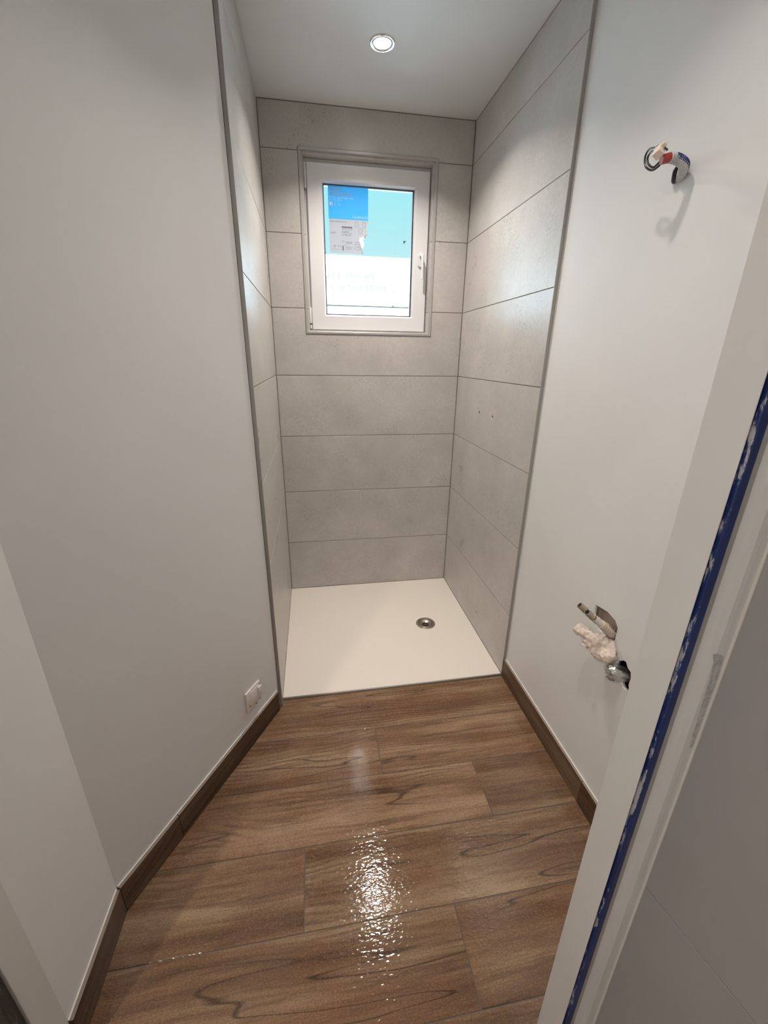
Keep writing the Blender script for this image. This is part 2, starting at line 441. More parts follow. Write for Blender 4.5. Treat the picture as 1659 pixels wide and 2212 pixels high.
wr = struct('wall_right', 'right wall, stone-look tiles in the shower and white paint beyond')
HP = [(-.4975, .703), (-.552, .712), (-.588, .706), (-.6035, .69), (-.6035, .632), (-.590, .628), (-.552, .629), (-.50, .640)]
HW = [(-.6285, .600), (-.640, .603), (-.648, .612), (-.660, .617), (-.672, .604), (-.684, .601), (-.690, .585), (-.688, .560), (-.694, .547), (-.684, .534), (-.672, .534), (-.660, .545), (-.645, .545), (-.632, .556), (-.634, .57)]
link('plasterboard', prism(rect(-1.092, 0.0, ZF, ZC), 'x', TX, TX + .013, 0, [HP, HW]), PAINT, wr)
box('masonry', RENDERW, (W + TT, TX + .013, 0.0, D + TT, ZF, ZC), wr)
box('backing', DARK, (TX + .075, TX + .13, -1.09, D + TT, ZF, ZC), wr)
bm = bmesh.new()                                         # cut rims of the two openings, plaster core showing
box('noggin', GYPSUM, (TX + .013, TX + .075, -1.09, -.6975, ZF, ZC), wr); box('noggin', GYPSUM, (TX + .013, TX + .075, -.494, D + TT, ZF, ZC), wr)
box('noggin', GYPSUM, (TX + .040, TX + .075, -.6975, -.494, .62, .715), wr)
for k in range(8):
    z0, z1 = JZ[k] + GJ, JZ[k + 1] - GJ
    if k == 7: z1 = ZC - .004
    hol = [circle(.572, 1.164, .0115, 20), circle(.407, 1.165, .0115, 20)] if k == 3 else ()
    if k == 3: link('tile', prism(rect(.0005, D - .0025, z0, z1), 'x', W, W + TT, 0, hol), TILE, wr)
    else: link('tile', prism(rect(.0005, D - .0025, z0, z1), 'x', W, W + TT, .0006), TILE, wr)
bm = bmesh.new()
for z in JZ[1:-1]: add_box(bm, W + .0014, W + TT, .0005, D - .0025, z - GJ, z + GJ)
add_box(bm, W + .0008, W + TT, .0005, D - .0025, ZC - .004, ZC); link('grout', fin(bm), GROUT, wr)
for y, z in ((.572, 1.164), (.407, 1.165)):
    bm = lathe([(.0110, 0), (.0085, 0), (.0085, .012), (.0110, .012), (.0110, 0)], 20)
    me = fin(bm, True, 30); me.transform(Matrix.Translation((W + .001, y, z)) @ Matrix.Rotation(math.pi / 2, 4, 'Y')); 
    link('pipe_fitting', me, SHEATH, wr)

wl_ = struct('wall_left', 'left shower wall of stone-look tiles seen at a grazing angle')
box('masonry', RENDERW, (-.16, -TT, YL, D + TT, ZF, ZC), wl_)
for k in range(8):
    z0, z1 = JZ[k] + GJ, JZ[k + 1] - GJ
    if k == 7: z1 = ZC - .004
    link('tile', prism(rect(YL + .0005, D - .0025, z0 if k else ZF + .0005, z1), 'x', -TT, 0, .0006), TILE, wl_)
bm = bmesh.new()
for z in JZ[1:-1]: add_box(bm, -TT, -.0014, YL + .0005, D - .0025, z - GJ, z + GJ)
add_box(bm, -TT, -.0008, YL + .0005, D - .0025, ZC - .004, ZC); link('grout', fin(bm), GROUT, wl_)

def trim_mesh(x0, x1, y, z0):
    bm = bmesh.new(); add_box(bm, x0, x1, y - .0030, y, z0, ZC, .0008); return fin(bm)
o = link('trim_1', trim_mesh(LX, .0008, YL, ZF)  , TRIMM); o['kind'] = 'structure'; o['label'] = 'grey metal tile-edge strip at the left shower corner'
o = link('trim_2', trim_mesh(W - .0008, TX, .0, ZF), TRIMM); o['kind'] = 'structure'; o['label'] = 'grey metal tile-edge strip at the right shower corner'

# painted oblique wall + near-left wall
dv = (Bc - A).normalized(); nv = Vector((-dv.y, dv.x)); nv = nv if nv.x < 0 else -nv     # outward (away from the room)
wo = prism([tuple(A), tuple(Bc), tuple(Bc + nv * .09 + dv * .02), tuple(A + nv * .09)], 'z', ZF, ZC)
o = link('wall_oblique', wo, PAINT); o['kind'] = 'structure'; o['label'] = 'plain white painted wall running obliquely on the left'
o = box('wall_nearleft', PAINT, (XB - .10, XB, YF0, Bc.y, ZF, ZC)); o['kind'] = 'structure'; o['label'] = 'short white painted wall between oblique wall and door frame'

# baseboards ----------------------------------------------------------
def baseboard(name, label, p0, p1, inward, splits, zt=.086, th=.0105):
    """p0->p1 along the wall foot; pieces split at distances"""
    p0, p1, inward = Vector(p0), Vector(p1), Vector(inward).normalized()
    L = (p1 - p0).length; d = (p1 - p0) / L; ang = math.atan2(d.y, d.x); s = 1 if (Vector((-d.y, d.x)).dot(inward) > 0) else -1
    e = struct(name, label); ds = [0] + splits + [L]
    for a, b in zip(ds, ds[1:]):
        bm = bmesh.new(); l = b - a - .0014; h = zt - ZF
        y0, y1 = sorted((.0004 * s, th * s))
        add_box(bm, -l / 2, l / 2, y0, y1, -h / 2, h / 2, .0006)
        for f in bm.faces:
            if f.calc_center_median().z > h / 2 - .0009: f.material_index = 1
        c = p0 + d * ((a + b) / 2)
        link('skirting_tile', fin(bm), [SKIRT, SKIRTTOP], e, (c.x, c.y, (zt + ZF) / 2 + .0005), ang)
    bm = bmesh.new(); y0, y1 = sorted((.0003 * s, .0040 * s)); add_box(bm, -L / 2, L / 2, y0, y1, 0, .0045, .001)
    c = (p0 + p1) / 2
    link('caulk', fin(bm), CAULK, e, (c.x, c.y, zt + .0007), ang)
    return e
nin = -nv
baseboard('baseboard_oblique', 'dark wood-look skirting tiles along the oblique left wall', A + dv * .012, Bc - dv * .002, nin, [.545])
baseboard('baseboard_nearleft', 'dark wood-look skirting tile on the short wall by the door', (XB, Bc.y - .004), (XB, YF0 - .002), (1, 0), [])
baseboard('baseboard_right', 'dark wood-look skirting tiles along the right painted wall', (TX, -.006), (TX, -1.09), (-1, 0), [.615])

# door frame ------------------------------------------------------------
df = struct('door_1', 'white painted door frame with an open seal channel, no door leaf')
ZH = 2.30
XJ, YR0, YR1 = .6200, -1.0950, -1.1495                      # right jamb: face, far edge, near edge
box('jamb', FRAME, (XJ, XJ + .0013, YR1, YR0, ZF, ZH), df, .0005)
box('jamb_core', FRAME, (XJ + .0013, .6416, -1.138, YR0 + .0006, ZF, ZH), df)
box('seal_gap', DARK, (XJ + .0013, .6416, -1.1402, -1.1378, ZF, ZH), df)
def chan(x0, x1, y0, y1, m, lab):
    bm = bmesh.new(); add_box(bm, x0, x1, y0, y1, ZF, ZH, .0022); o = link('seal_channel', fin(bm), m, df); o['label'] = lab; return o
chan(.6243, .6362, -1.1540, -1.1385, BLUE, 'worn dark blue seal channel')
box('channel_lip', mat('grey_seal_lip', (.085, .09, .10), .5), (.6364, .6414, -1.1470, -1.1385, ZF, ZH), df, .0012)
pf = [(.6418, -1.1340), (.6480, -1.1362), (.6560, -1.1420), (.6640, -1.1488), (.6720, -1.1527), (.6780, -1.1534), (.6879, -1.1534), (.6879, -1.10), (.6418, -1.10)]
link('casing', prism(pf, 'z', ZF, ZH), FRAME, df)
# left jamb, mirrored
box('jamb', FRAME, (XB - .045, XB + .0010, -1.004, YF0 - .0004, ZF, ZH), df, .0010)
o = chan(XB - .0225, XB - .0035, -1.026, -1.006, DKCH, 'blackened seal channel')
o = chan(XB - .062, XB - .0240, -1.024, -1.006, DKCH, 'blackened seal channel')
box('casing', FRAME, (XB - .105, XB - .0635, -1.022, -.95, ZF, ZH), df, .004)
hp = [(XB - .105, -.95), (XB - .105, -1.022), (XB, -1.012), (.6879, -1.1534), (.6879, -1.096), (XB, -.9455)]
link('head', prism(hp, 'z', ZH, ZH + .045), FRAME, df)
# smear of old glue on the casing beside the tiles
sm = [(.6665, 1.085), (.6755, 1.0845), (.6835, 1.080), (.6860, 1.055), (.6862, .97), (.6858, .925), (.6800, .928), (.6785, .965), (.6755, 1.01), (.6748, 1.045), (.6720, 1.072)]
SMEAR = mat('glue_smear', (0.36, 0.37, 0.36), 0.8)
t = NT(SMEAR); oo = t.coords(False); t.l(t.mix(t.mapr(t.noise(oo, 130, 4), .40, .60), (0.56, 0.56, 0.55), (0.38, 0.385, 0.38)), t.b.inputs['Base Color'])
o = link('glue_smear', prism(sm, 'y', -1.1539, -1.1532), SMEAR, df)
# partition round the opening
o = box('wall_partition', PAINT, (.6885, 1.30, -1.150, -1.092, ZF, ZC)); o['kind'] = 'structure'; o['label'] = 'partition wall beside and above the doorway'
box('partition_panel', PAINT, (-1.30, XB - .105, -1.010, -.951, ZF, ZC), o)
link('partition_panel', prism([(XB - .105, -1.010), (.6885, -1.150), (.6885, -1.096), (XB - .105, -.951)], 'z', ZH + .045, ZC), PAINT, o)

# bathroom behind the viewer ----------------------------------------------
wbth = struct('wall_bathroom', 'plain grey tiled bathroom wall right of the doorway')
th = math.radians(11); P0 = Vector((.6880, -1.1540)); dd = Vector((math.sin(th), -math.cos(th))); n_in = Vector((-math.cos(th), -math.sin(th)))
def along(s, off=0.0): q = P0 + dd * s - n_in * off; return (q.x, q.y)
box_pts = [along(-.0, .0085), along(1.76, .0085), along(1.76, .11), along(-.0, .11)]
link('masonry', prism(box_pts, 'z', ZF, ZC), WGROUT, wbth)
zs = [ZF, .0305, .6250, 1.2195, 1.8140, 2.4085, ZC]
for k in range(6):
    ss = [.0022, .60, 1.19, 1.75] if k % 2 else [.0022, .90, 1.75]
    for a, b in zip(ss, ss[1:]):
        off = -.0012 if k == 3 else 0.0
        pp = [along(a + .0011, off), along(b - .0011, off), along(b - .0011, .0095), along(a + .0011, .0095)]
        link('tile', prism(pp, 'z', zs[k] + .0011, zs[k + 1] - .0011, .0005), BTILE, wbth)
box('grout_line', WGROUT, (.6874, .6902, -1.1570, -1.1530, ZF, ZC), wbth)
for nm, ext, lab in (('wall_front', (-1.35, 1.75, -3.0, -2.9, ZF, ZC), 'white painted bathroom wall behind the viewer'),
                     ('wall_bathroomleft', (-1.35, -1.25, -2.9, -.95, ZF, ZC), 'white painted bathroom wall on the far left')):
    o = box(nm, PAINT, ext); o['kind'] = 'structure'; o['label'] = lab

# ================================================================== WINDOW
win = struct('window_1', 'small white tilt-and-turn window in the shower back wall')
def ring(x0, x1, z0, z1, prof, m, name, parent, bev=None):
    """prof: list of (inset, y); closed loop of rectangles"""
    bm = bmesh.new(); R = []
    for ins, y in prof:
        R.append([bm.verts.new(c) for c in ((x0 + ins, y, z0 + ins), (x1 - ins, y, z0 + ins), (x1 - ins, y, z1 - ins), (x0 + ins, y, z1 - ins))])
    for a, b in zip(R, R[1:] + R[:1]):
        for k in range(4): bm.faces.new((a[k], a[(k + 1) % 4], b[(k + 1) % 4], b[k]))
    return link(name, fin(bm), m, parent)
Y = D
ring(OX0, OX1, OZ0, OZ1, [(0, Y + .004), (0, Y - .0030), (.0015, Y - .0040), (.0110, Y - .0040), (.0125, Y - .0030), (.0125, Y + .010), (.0, Y + .010)], WTRIM, 'edge_trim', win)
# reveal tiles
RT = .0125
x0, x1, z0, z1 = OX0 + RT, OX1 - RT, OZ0 + RT, OZ1 - RT
for zz in ((z0, JZ[5] - .001), (JZ[5] + .001, JZ[6] - .001), (JZ[6] + .001, z1)):
    pass
def rv(ext): 
    bm = bmesh.new(); add_box(bm, *ext); link('reveal_tile', fin(bm), TILE, win)
yr0, yr1 = Y + .011, Y + .125
rv((x0 - .0005, x0 + .009, yr0, yr1, z0, JZ[5] - .001)); rv((x0 - .0005, x0 + .009, yr0, yr1, JZ[5] + .001, JZ[6] - .001)); rv((x0 - .0005, x0 + .009, yr0, yr1, JZ[6] + .001, z1))
rv((x1 - .009, x1 + .0005, yr0, yr1, z0, JZ[5] - .001)); rv((x1 - .009, x1 + .0005, yr0, yr1, JZ[5] + .001, JZ[6] - .001)); rv((x1 - .009, x1 + .0005, yr0, yr1, JZ[6] + .001, z1))
rv((x0 + .009, x1 - .009, yr0, yr1, z1 - .009, z1)); rv((x0 + .009, x1 - .009, yr0, yr1, z0, z0 + .006))
# fixed frame
fx0, fx1, fz0, fz1 = x0 + .009, x1 - .009, z0 + .006, z1 - .009
ring(fx0, fx1, fz0, fz1, [(0, Y + .125), (0, Y + .062), (.002, Y + .060), (.020, Y + .060), (.022, Y + .064), (.022, Y + .110), (.045, Y + .112), (.045, Y + .125)], PVC, 'fixed_frame', win)
# sash: outer edges at front
SX0, SX1, SZ0, SZ1 = .2075, .8265, 1.5625, 2.3045
ys = Y + .044
sash = ring(SX0, SX1, SZ0, SZ1, [(0, ys + .058), (0, ys + .003), (.003, ys), (.068, ys), (.0705, ys + .0015), (.0770, ys + .020), (.0770, ys + .058)], PVC, 'sash', win)
GX0, GX1, GZ0, GZ1 = SX0 + .0770, SX1 - .0770, SZ0 + .0770, SZ1 - .0770
ring(GX0 - .001, GX1 + .001, GZ0 - .001, GZ1 + .001, [(0, ys + .0205), (.0030, ys + .0205), (.0050, ys + .026), (0, ys + .030)], GASKET, 'gasket', win)
yg = ys + .026
gl = box('pane', GLASS, (GX0 + .0008, GX1 - .0008, yg, yg + .004, GZ0 + .0008, GZ1 - .0008), win); 
box('pane', GLASS, (GX0 + .0008, GX1 - .0008, yg + .020, yg + .024, GZ0 + .0008, GZ1 - .0008), win)
ring(GX0 - .0005, GX1 + .0005, GZ0 - .0005, GZ1 + .0005, [(0, yg + .0045), (.006, yg + .0045), (.006, yg + .0195), (0, yg + .0195)], WTRIM, 'spacer_bar', win)
# hinges on the left
bm = bmesh.new(); add_box(bm, SX0 - .0135, SX0 - .0015, Y + .040, Y + .0598, 2.196, 2.300, .0045); link('hinge_cover', fin(bm, True, 50), PVC, win)
bm = bmesh.new(); add_box(bm, SX0 - .0140, SX0 - .0015, Y + .036, Y + .0598, 1.592, 1.668, .003); add_box(bm, SX0 - .0125, SX0 - .003, Y + .040, Y + .0598, 1.566, 1.585, .002)
link('hinge_cover', fin(bm, True, 50), PVC, win)
# handle
hx = .7895
hb = bpy.data.objects.new('handle', None)
bm = bmesh.new()
pts = [(hx + .0135 * math.cos(a) , (.0215 if math.sin(a) > 0 else -.0215) + 1.915 + .0135 * math.sin(a)) for a in [math.pi * 2 * i / 24 for i in range(24)]]
me = prism(pts, 'y', ys - .0095, ys - .0002, .002)
for p in me.polygons: p.use_smooth = True
me.set_sharp_from_angle(angle=math.radians(40))
rose = link('handle', me, PVC, win)
pth = catmull([(hx, ys - .008, 1.932), (hx, ys - .026, 1.932), (hx + .001, ys - .037, 1.927), (hx + .002, ys - .040, 1.912), (hx + .003, ys - .040, 1.870), (hx + .004, ys - .039, 1.818)], 6)
bm = bmesh.new(); add_tube(bm, pth, [.0085 if i < 9 else .0075 for i in range(len(pth))], 14)
for v in bm.verts:
    if v.co.z < 1.925: v.co.x = hx + .003 + (v.co.x - hx - .003) * .85
link('lever', fin(bm, True, 50), PVC, rose)
# speck on the pane
SPECK = mat('dark_speck', (0.03, 0.07, 0.09), .7)
sp = thing('adhesive_scrap', (.706, yg - .001, 1.998), 'tiny dark scrap stuck alone on the clear right half of the window pane', 'scrap')
link('scrap_body', prism([(.6985, 2.003), (.708, 2.0045), (.7165, 2.002), (.709, 2.000), (.707, 1.995), (.7045, 1.9905), (.7015, 1.993), (.701, 1.998)], 'y', yg - .0012, yg - .0001), SPECK, sp)

# sticker on the pane -------------------------------------------------------
st = thing('product_sticker', (.41, yg, 1.934), 'torn blue and grey paper product sticker on the window pane', 'sticker')
yl = yg - .0002
link('blue_panel', prism(rect(.3105, .5125, 2.083, 2.2215), 'y', yl - .0004, yl), LBLUE, st)
grey = [(.3125, 1.938), (.318, 1.9345), (.470, 1.9335), (.488, 1.932), (.482, 1.952), (.474, 1.971), (.466, 1.998), (.470, 2.006), (.481, 2.010), (.489, 2.003), (.497, 2.006), (.508, 2.013), (.5055, 2.027), (.509, 2.036), (.500, 2.048), (.508, 2.060), (.5115, 2.070), (.5125, 2.083), (.3125, 2.083)]
gp = link('grey_panel', prism(grey, 'y', yl - .0004, yl), LGREY, st)
# curled torn layer
bm = bmesh.new(); L = []
for i in range(9):
    f = i / 8; z = 2.028 - f * .092; x = .503 - .012 * math.sin(f * 3.3) + .004 * math.sin(f * 17) - .010 * f
    w = .012 + .012 * math.sin(f * 3.1)
    L.append((bm.verts.new((x - w, yl - .0008, z)), bm.verts.new((x - w * .4, yl - .0060 - .003 * math.sin(f * 9), z - .004)), bm.verts.new((x + .003 * math.sin(i * 5.1), yl - .0022, z - .010))))
for a, b in zip(L, L[1:]):
    for k in range(2): bm.faces.new((a[k], a[k + 1], b[k + 1], b[k]))
r = bmesh.ops.solidify(bm, geom=bm.faces[:], thickness=.0003)
link('torn_flap', fin(bm, True, 60), label_mat('torn_paper', (.8, .82, .83), .5), st)
yt = yl - .0007
bp = [c for c in st.children if c.name.startswith('blue')][0]
def printed(me, m, parent): return link('lettering', me, m, parent)
printed(text_mesh('fenêtre', .0215, .3165, yt, 2.2025), LORANGE, bp)
printed(text_mesh('oscillo-battant', .0215, .3165, yt, 2.1835, sx=.92), LORANGE, bp)
printed(text_mesh('PVC blanc double vitrage 1 vantail', .0110, .3165, yt, 2.1710, sx=.80), LWHITE, bp)
printed(text_mesh('H. 75 x l. 60 cm', .0110, .3165, yt, 2.1610, sx=.9), LWHITE, bp)
printed(text_mesh('GoodHome', .0160, .4320, yt, 2.0910, sx=.88), LWHITE, bp)
# little house mark and the three icons
def outline(pts, w):
    """closed thin line of width w"""
    bm = bmesh.new(); n = len(pts)
    for i in range(n):
        a, b = Vector(pts[i]), Vector(pts[(i + 1) % n]); d = (b - a).normalized(); q = Vector((-d.y, d.x)) * w / 2
        vs = [bm.verts.new((p.x, yt, p.y)) for p in (a - q - d * w / 2, b - q + d * w / 2, b + q + d * w / 2, a + q - d * w / 2)]
        bm.faces.new(vs)
    return fin(bm)
hxm = .503
link('house_mark', outline([(hxm - .0052, 2.091), (hxm + .0052, 2.091), (hxm + .0052, 2.1005), (hxm, 2.1055), (hxm - .0052, 2.1005)], .0016), LWHITE, bp)
link('disc_icon', prism(circle(.3245, 2.1475, .0085, 20), 'y', yt - .0001, yt, 0, [circle(.3255, 2.147, .0022, 10)]), LWHITE, bp)
link('window_icon', outline(rect(.3400, .3435, 2.141, 2.154), .0012), LWHITE, bp)
link('tilt_icon', outline([(.3600, 2.1465), (.3660, 2.1535), (.3675, 2.1405)], .0014), LWHITE, bp)
# print on the grey panel
def bars(lst, name='print_bar'):
    for x0_, x1_, z0_, z1_ in lst: box(name, LINK, (x0_, x1_, yt - .0001, yt, z0_, z1_), gp)
printed(text_mesh('Fenêtre oscillo-battante PVC', .0085, .3165, yt, 2.0700, sx=.85), LINK, gp)
printed(text_mesh('2 x 4 - 16 - 4', .0115, .3765, yt, 2.0400, sx=.85), LINK, gp)
printed(text_mesh('argon', .0115, .3765, yt, 2.0270, sx=1.4), LINK, gp)
bars([(.376, .430, 2.0525 - .006, 2.0525), (.376, .430, 2.0375, 2.0385), (.376, .430, 2.0235, 2.0245)], 'code_bar')
printed(text_mesh('01-08-2022', .0110, .3765, yt, 2.0120, sx=.95), LINK, gp)
printed(text_mesh('CE', .0105, .3755, yt, 1.9830), LINK, gp)
printed(text_mesh('10 kg', .0100, .3500, yt, 1.9620), LINK, gp)
printed(text_mesh('A+', .0130, .4530, yt, 1.9600), LINK, gp)
printed(text_mesh('≤ 0,5', .0085, .4430, yt, 1.9830), LINK, gp)
link('pictogram', outline(rect(.4455, .4600, 2.0530, 2.0760), .0011), LINK, gp)
link('pictogram', outline(rect(.4850, .4980, 2.0530, 2.0750), .0011), LINK, gp)
link('pictogram', outline(rect(.4640, .4810, 2.0260, 2.0460), .0011), LINK, gp)
link('pictogram', outline([(.3330, 1.9600), (.3420, 1.9600), (.3375, 1.9700)], .0013), LINK, gp)
link('pictogram', outline(rect(.4430, .4690, 1.9530, 1.9760), .0011), LINK, gp)
bars([(.317, .348, 2.024, 2.0255), (.317, .340, 2.019, 2.020), (.395, .430, 1.984, 1.9855), (.398, .426, 1.980, 1.981), (.395, .43, 1.9765, 1.9775),
      (.378, .400, 1.969, 1.970), (.392, .430, 1.962, 1.963), (.392, .425, 1.957, 1.958), (.392, .428, 1.952, 1.953), (.32, .365, 1.9495, 1.9503), (.378, .384, 1.945, 1.966)])

# ================================================================== SHOWER TRAY
tray = thing('shower_tray', (W / 2, D / 2, ZF), 'flat white matt resin shower tray with a square drain recess', 'shower tray')
DX, DY = .771, .447
def rrect(cx, cy, h, r, n=6):
    out = []
    for qx, qy, a0 in ((1, 1, 0), (-1, 1, 90), (-1, -1, 180), (1, -1, 270)):
        for i in range(n + 1):
            a = math.radians(a0 + 90 * i / n); out.append((cx + qx * (h - r) + r * math.cos(a), cy + qy * (h - r) + r * math.sin(a)))
    return out
link('basin', prism(rect(.0012, W - .0012, .0012, D - .0012), 'z', ZF - .0010, 0, 0, [rrect(DX, DY, .071, .018)]), RESIN, tray)
link('drain_recess', prism(rrect(DX, DY, .0708, .018), 'z', -.010, -.0009, 0, [circle(DX, DY, .0545, 40)]), RESIN, tray)
dr = thing('drain', (DX, DY, -.012), 'round stainless drain with open dished centre set in the shower tray', 'drain')
me = fin(lathe([(.0540, -.010), (.0540, .0010), (.0525, .0018), (.0400, .0016), (.0385, -.0005), (.0385, -.010)], 48), True, 35); me.transform(Matrix.Translation((DX, DY, 0))); link('flange', me, STEEL, dr)
me = fin(lathe([(.0365, -.0090), (.0365, .0000), (.0350, .0008), (.0310, .0002), (.0195, -.0075), (.0190, -.0100), (.0190, -.012)], 48), True, 35); me.transform(Matrix.Translation((DX, DY, 0))); link('dish', me, STEEL, dr)
bm = bmesh.new()
for k in range(3):
    a = math.radians(80 + 120 * k); c, s_ = math.cos(a), math.sin(a)
    add_tube(bm, [Vector((DX, DY, -.0075)), Vector((DX + .0192 * c, DY + .0192 * s_, -.0078))], .0016, 8)
link('cross_bar', fin(bm, True, 40), STEEL, dr)
me = fin(lathe([(.0, -.0118), (.0535, -.0118), (.0535, -.0105), (.0, -.0105)], 32)); me.transform(Matrix.Translation((DX, DY, 0))); link('waste_hole', me, DARK, dr)

# ================================================================== LIGHTS
def downlight(x, y, label, watt, spread=112):
    e = thing('recessed_downlight', (x, y, ZC), label, 'ceiling light', 'recessed ceiling spots')
    bm = lathe([(.0460, ZC - .0004), (.0460, ZC - .0030), (.0440, ZC - .0050), (.0350, ZC - .0050), (.0320, ZC - .0030), (.0300, ZC - .0004)], 40)
    me = fin(bm, True, 35); me.transform(Matrix.Translation((x, y, 0))); link('bezel', me, CHROME, e)
    bm = lathe([(.0, ZC - .0042), (.0200, ZC - .0040), (.0300, ZC - .0030), (.0300, ZC - .0008), (.0, ZC - .0008)], 32)
    me = fin(bm, True, 60); me.transform(Matrix.Translation((x, y, 0))); link('lens', me, LEMIT, e)
    l = bpy.data.lights.new('lamp', 'AREA'); l.shape = 'DISK'; l.size = .055; l.energy = watt; l.spread = math.radians(spread); l.color = SPOT_C
    lo = bpy.data.objects.new('lamp', l); COL.objects.link(lo); lo.parent = e; lo.location = (0, 0, -.0075)
    return e
downlight(.500, .502, 'lit round recessed ceiling spot over the shower', SPOT_W, 126)
downlight(.445, -.640, 'lit round recessed ceiling spot over the plank floor, out of frame', SPOT2_W)
downlight(-.90, -1.95, 'added fill lamp shaped as a ceiling spot, unseen in the bathroom behind the viewer', BATH_FILL_W, 170)  # lamp added out of view to fill the doorway side with light

# ================================================================== WALL OUTLET (left)
def on_wall(s, h, out=0.0):           # along oblique wall from A, height, distance into the room
    q = A + dv * s + nin * out; return Vector((q.x, q.y, h))
so = thing('wall_outlet', on_wall(.160, .135), 'square white wall outlet plate low on the oblique left wall', 'outlet')
M = Matrix(((dv.x, nin.x, 0, 0), (dv.y, nin.y, 0, 0), (0, 0, 1, 0), (0, 0, 0, 1)))
def wall_piece(name, m, bm, s, h, parent, smooth=True):
    if True:
        me = fin(bm, smooth, 40); q = on_wall(s, h); me.transform(Matrix.Translation(q) @ M); 
        for p in me.polygons: p.flip() if False else None
        b2 = bmesh.new(); b2.from_mesh(me); bpy.data.meshes.remove(me); me = fin(b2, smooth, 40)
        return link(name, me, m, parent)
OS, OH = .160, .195
bm = bmesh.new(); add_box(bm, -.0425, .0425, .0003, .0085, -.0450, .0450, .0025); pl = wall_piece('plate', PLASTIC, bm, OS, OH, so)
bm = bmesh.new(); add_box(bm, -.033, .020, .0080, .0100, -.034, .034, .001); wall_piece('centre_insert', PLASTIC, bm, OS, OH, so)
bm = bmesh.new(); add_box(bm, -.0420, -.0220, .0080, .0160, -.020, .026, .004); wall_piece('cable_clip', PLASTIC, bm, OS, OH, so)
for u, v in ((.028, -.022), (-.008, -.039), (-.030, -.033), (-.036, .032)):
    bm = bmesh.new(); add_tube(bm, [Vector((u, .0080, v)), Vector((u, .0105, v))], .0030, 12); wall_piece('screw', SCREW, bm, OS, OH, so)

# ================================================================== LIGHT-FITTING WIRES (right wall, high)
wi = thing('wiring_stub', (TX, -.470, 1.819), 'bent ribbed conduit stub with looped black wires high on the right wall', 'wiring')
cp = catmull([(TX + .012, -.4461, 1.8225), (TX - .008, -.4799, 1.8215), (TX - .028, -.5068, 1.8275), (TX - .048, -.5143, 1.8325), (TX - .062, -.5140, 1.8352), (TX - .075, -.5155, 1.8354)], 9)
fine_path = [cp[i // 3].lerp(cp[min(i // 3 + 1, len(cp) - 1)], (i % 3) / 3) for i in range((len(cp) - 1) * 3 + 1)]
bm = bmesh.new(); add_tube(bm, fine_path, [.0108 if i % 6 < 3 else .0092 for i in range(len(fine_path))], 20)
for f in bm.faces:
    c_ = f.calc_center_median(); i_ = min(range(len(fine_path)), key=lambda q: (fine_path[q] - c_).length)
    off = (c_ - fine_path[i_]); sd = off.dot(Vector((.45, -.55, .72)).normalized())
    if 30 < i_ < len(fine_path) - 26 and (sd > .0062 or (sd > .0018 and i_ % 6 >= 3)): f.material_index = 1
cd = link('conduit', fin(bm, True, 25), [CONDUIT, BLUEW], wi)
tube('red_sleeve', RED, [Vector((TX - .073, -.5156, 1.8350)), Vector((TX - .090, -.5112, 1.8312))], .0092, wi, 14)
bm = bmesh.new(); add_box(bm, -.0080, .0080, -.0085, .0085, -.0120, .0120, .002); add_box(bm, -.0065, .0020, -.0165, -.008, .001, .0085, .001); add_box(bm, -.004, .004, .008, .0125, .004, .0125, .001)
me = fin(bm, True, 40); me.transform(Matrix.Translation((TX - .099, -.5105, 1.8450)) @ Matrix.Rotation(.55, 4, 'Y') @ Matrix.Rotation(-.55, 4, 'X')); link('wire_connector', me, ORANGE, wi)
tube('wire', CABLE, catmull([(TX - .099, -.506, 1.852), (TX - .096, -.4947, 1.8575), (TX - .094, -.4717, 1.8637), (TX - .090, -.4571, 1.8554), (TX - .088, -.4624, 1.8363), (TX - .086, -.4821, 1.8229), (TX - .084, -.4972, 1.8239), (TX - .080, -.5080, 1.8320)], 5), .0021, wi, 8)
tube('wire', CABLE, catmull([(TX - .096, -.506, 1.848), (TX - .093, -.4930, 1.8524), (TX - .090, -.4733, 1.8585), (TX - .0865, -.4615, 1.8525), (TX - .085, -.4655, 1.8405), (TX - .083, -.4797, 1.8290), (TX - .081, -.4888, 1.8310), (TX - .079, -.4990, 1.8373), (TX - .078, -.506, 1.840)], 5), .0023, wi, 8)
tube('wire', mat('brown_wire', (.055, .035, .02), .4), catmull([(TX - .100, -.5027, 1.8560), (TX - .097, -.5110, 1.8566), (TX - .085, -.5187, 1.8454)], 5), .0021, wi, 8)
tube('cable_end', CABLE, catmull([(TX + .006, -.4500, 1.8190), (TX - .008, -.4600, 1.8150), (TX - .019, -.4718, 1.8195), (TX - .024, -.4790, 1.8285), (TX - .020, -.4850, 1.8360)], 6), .0046, wi, 10)

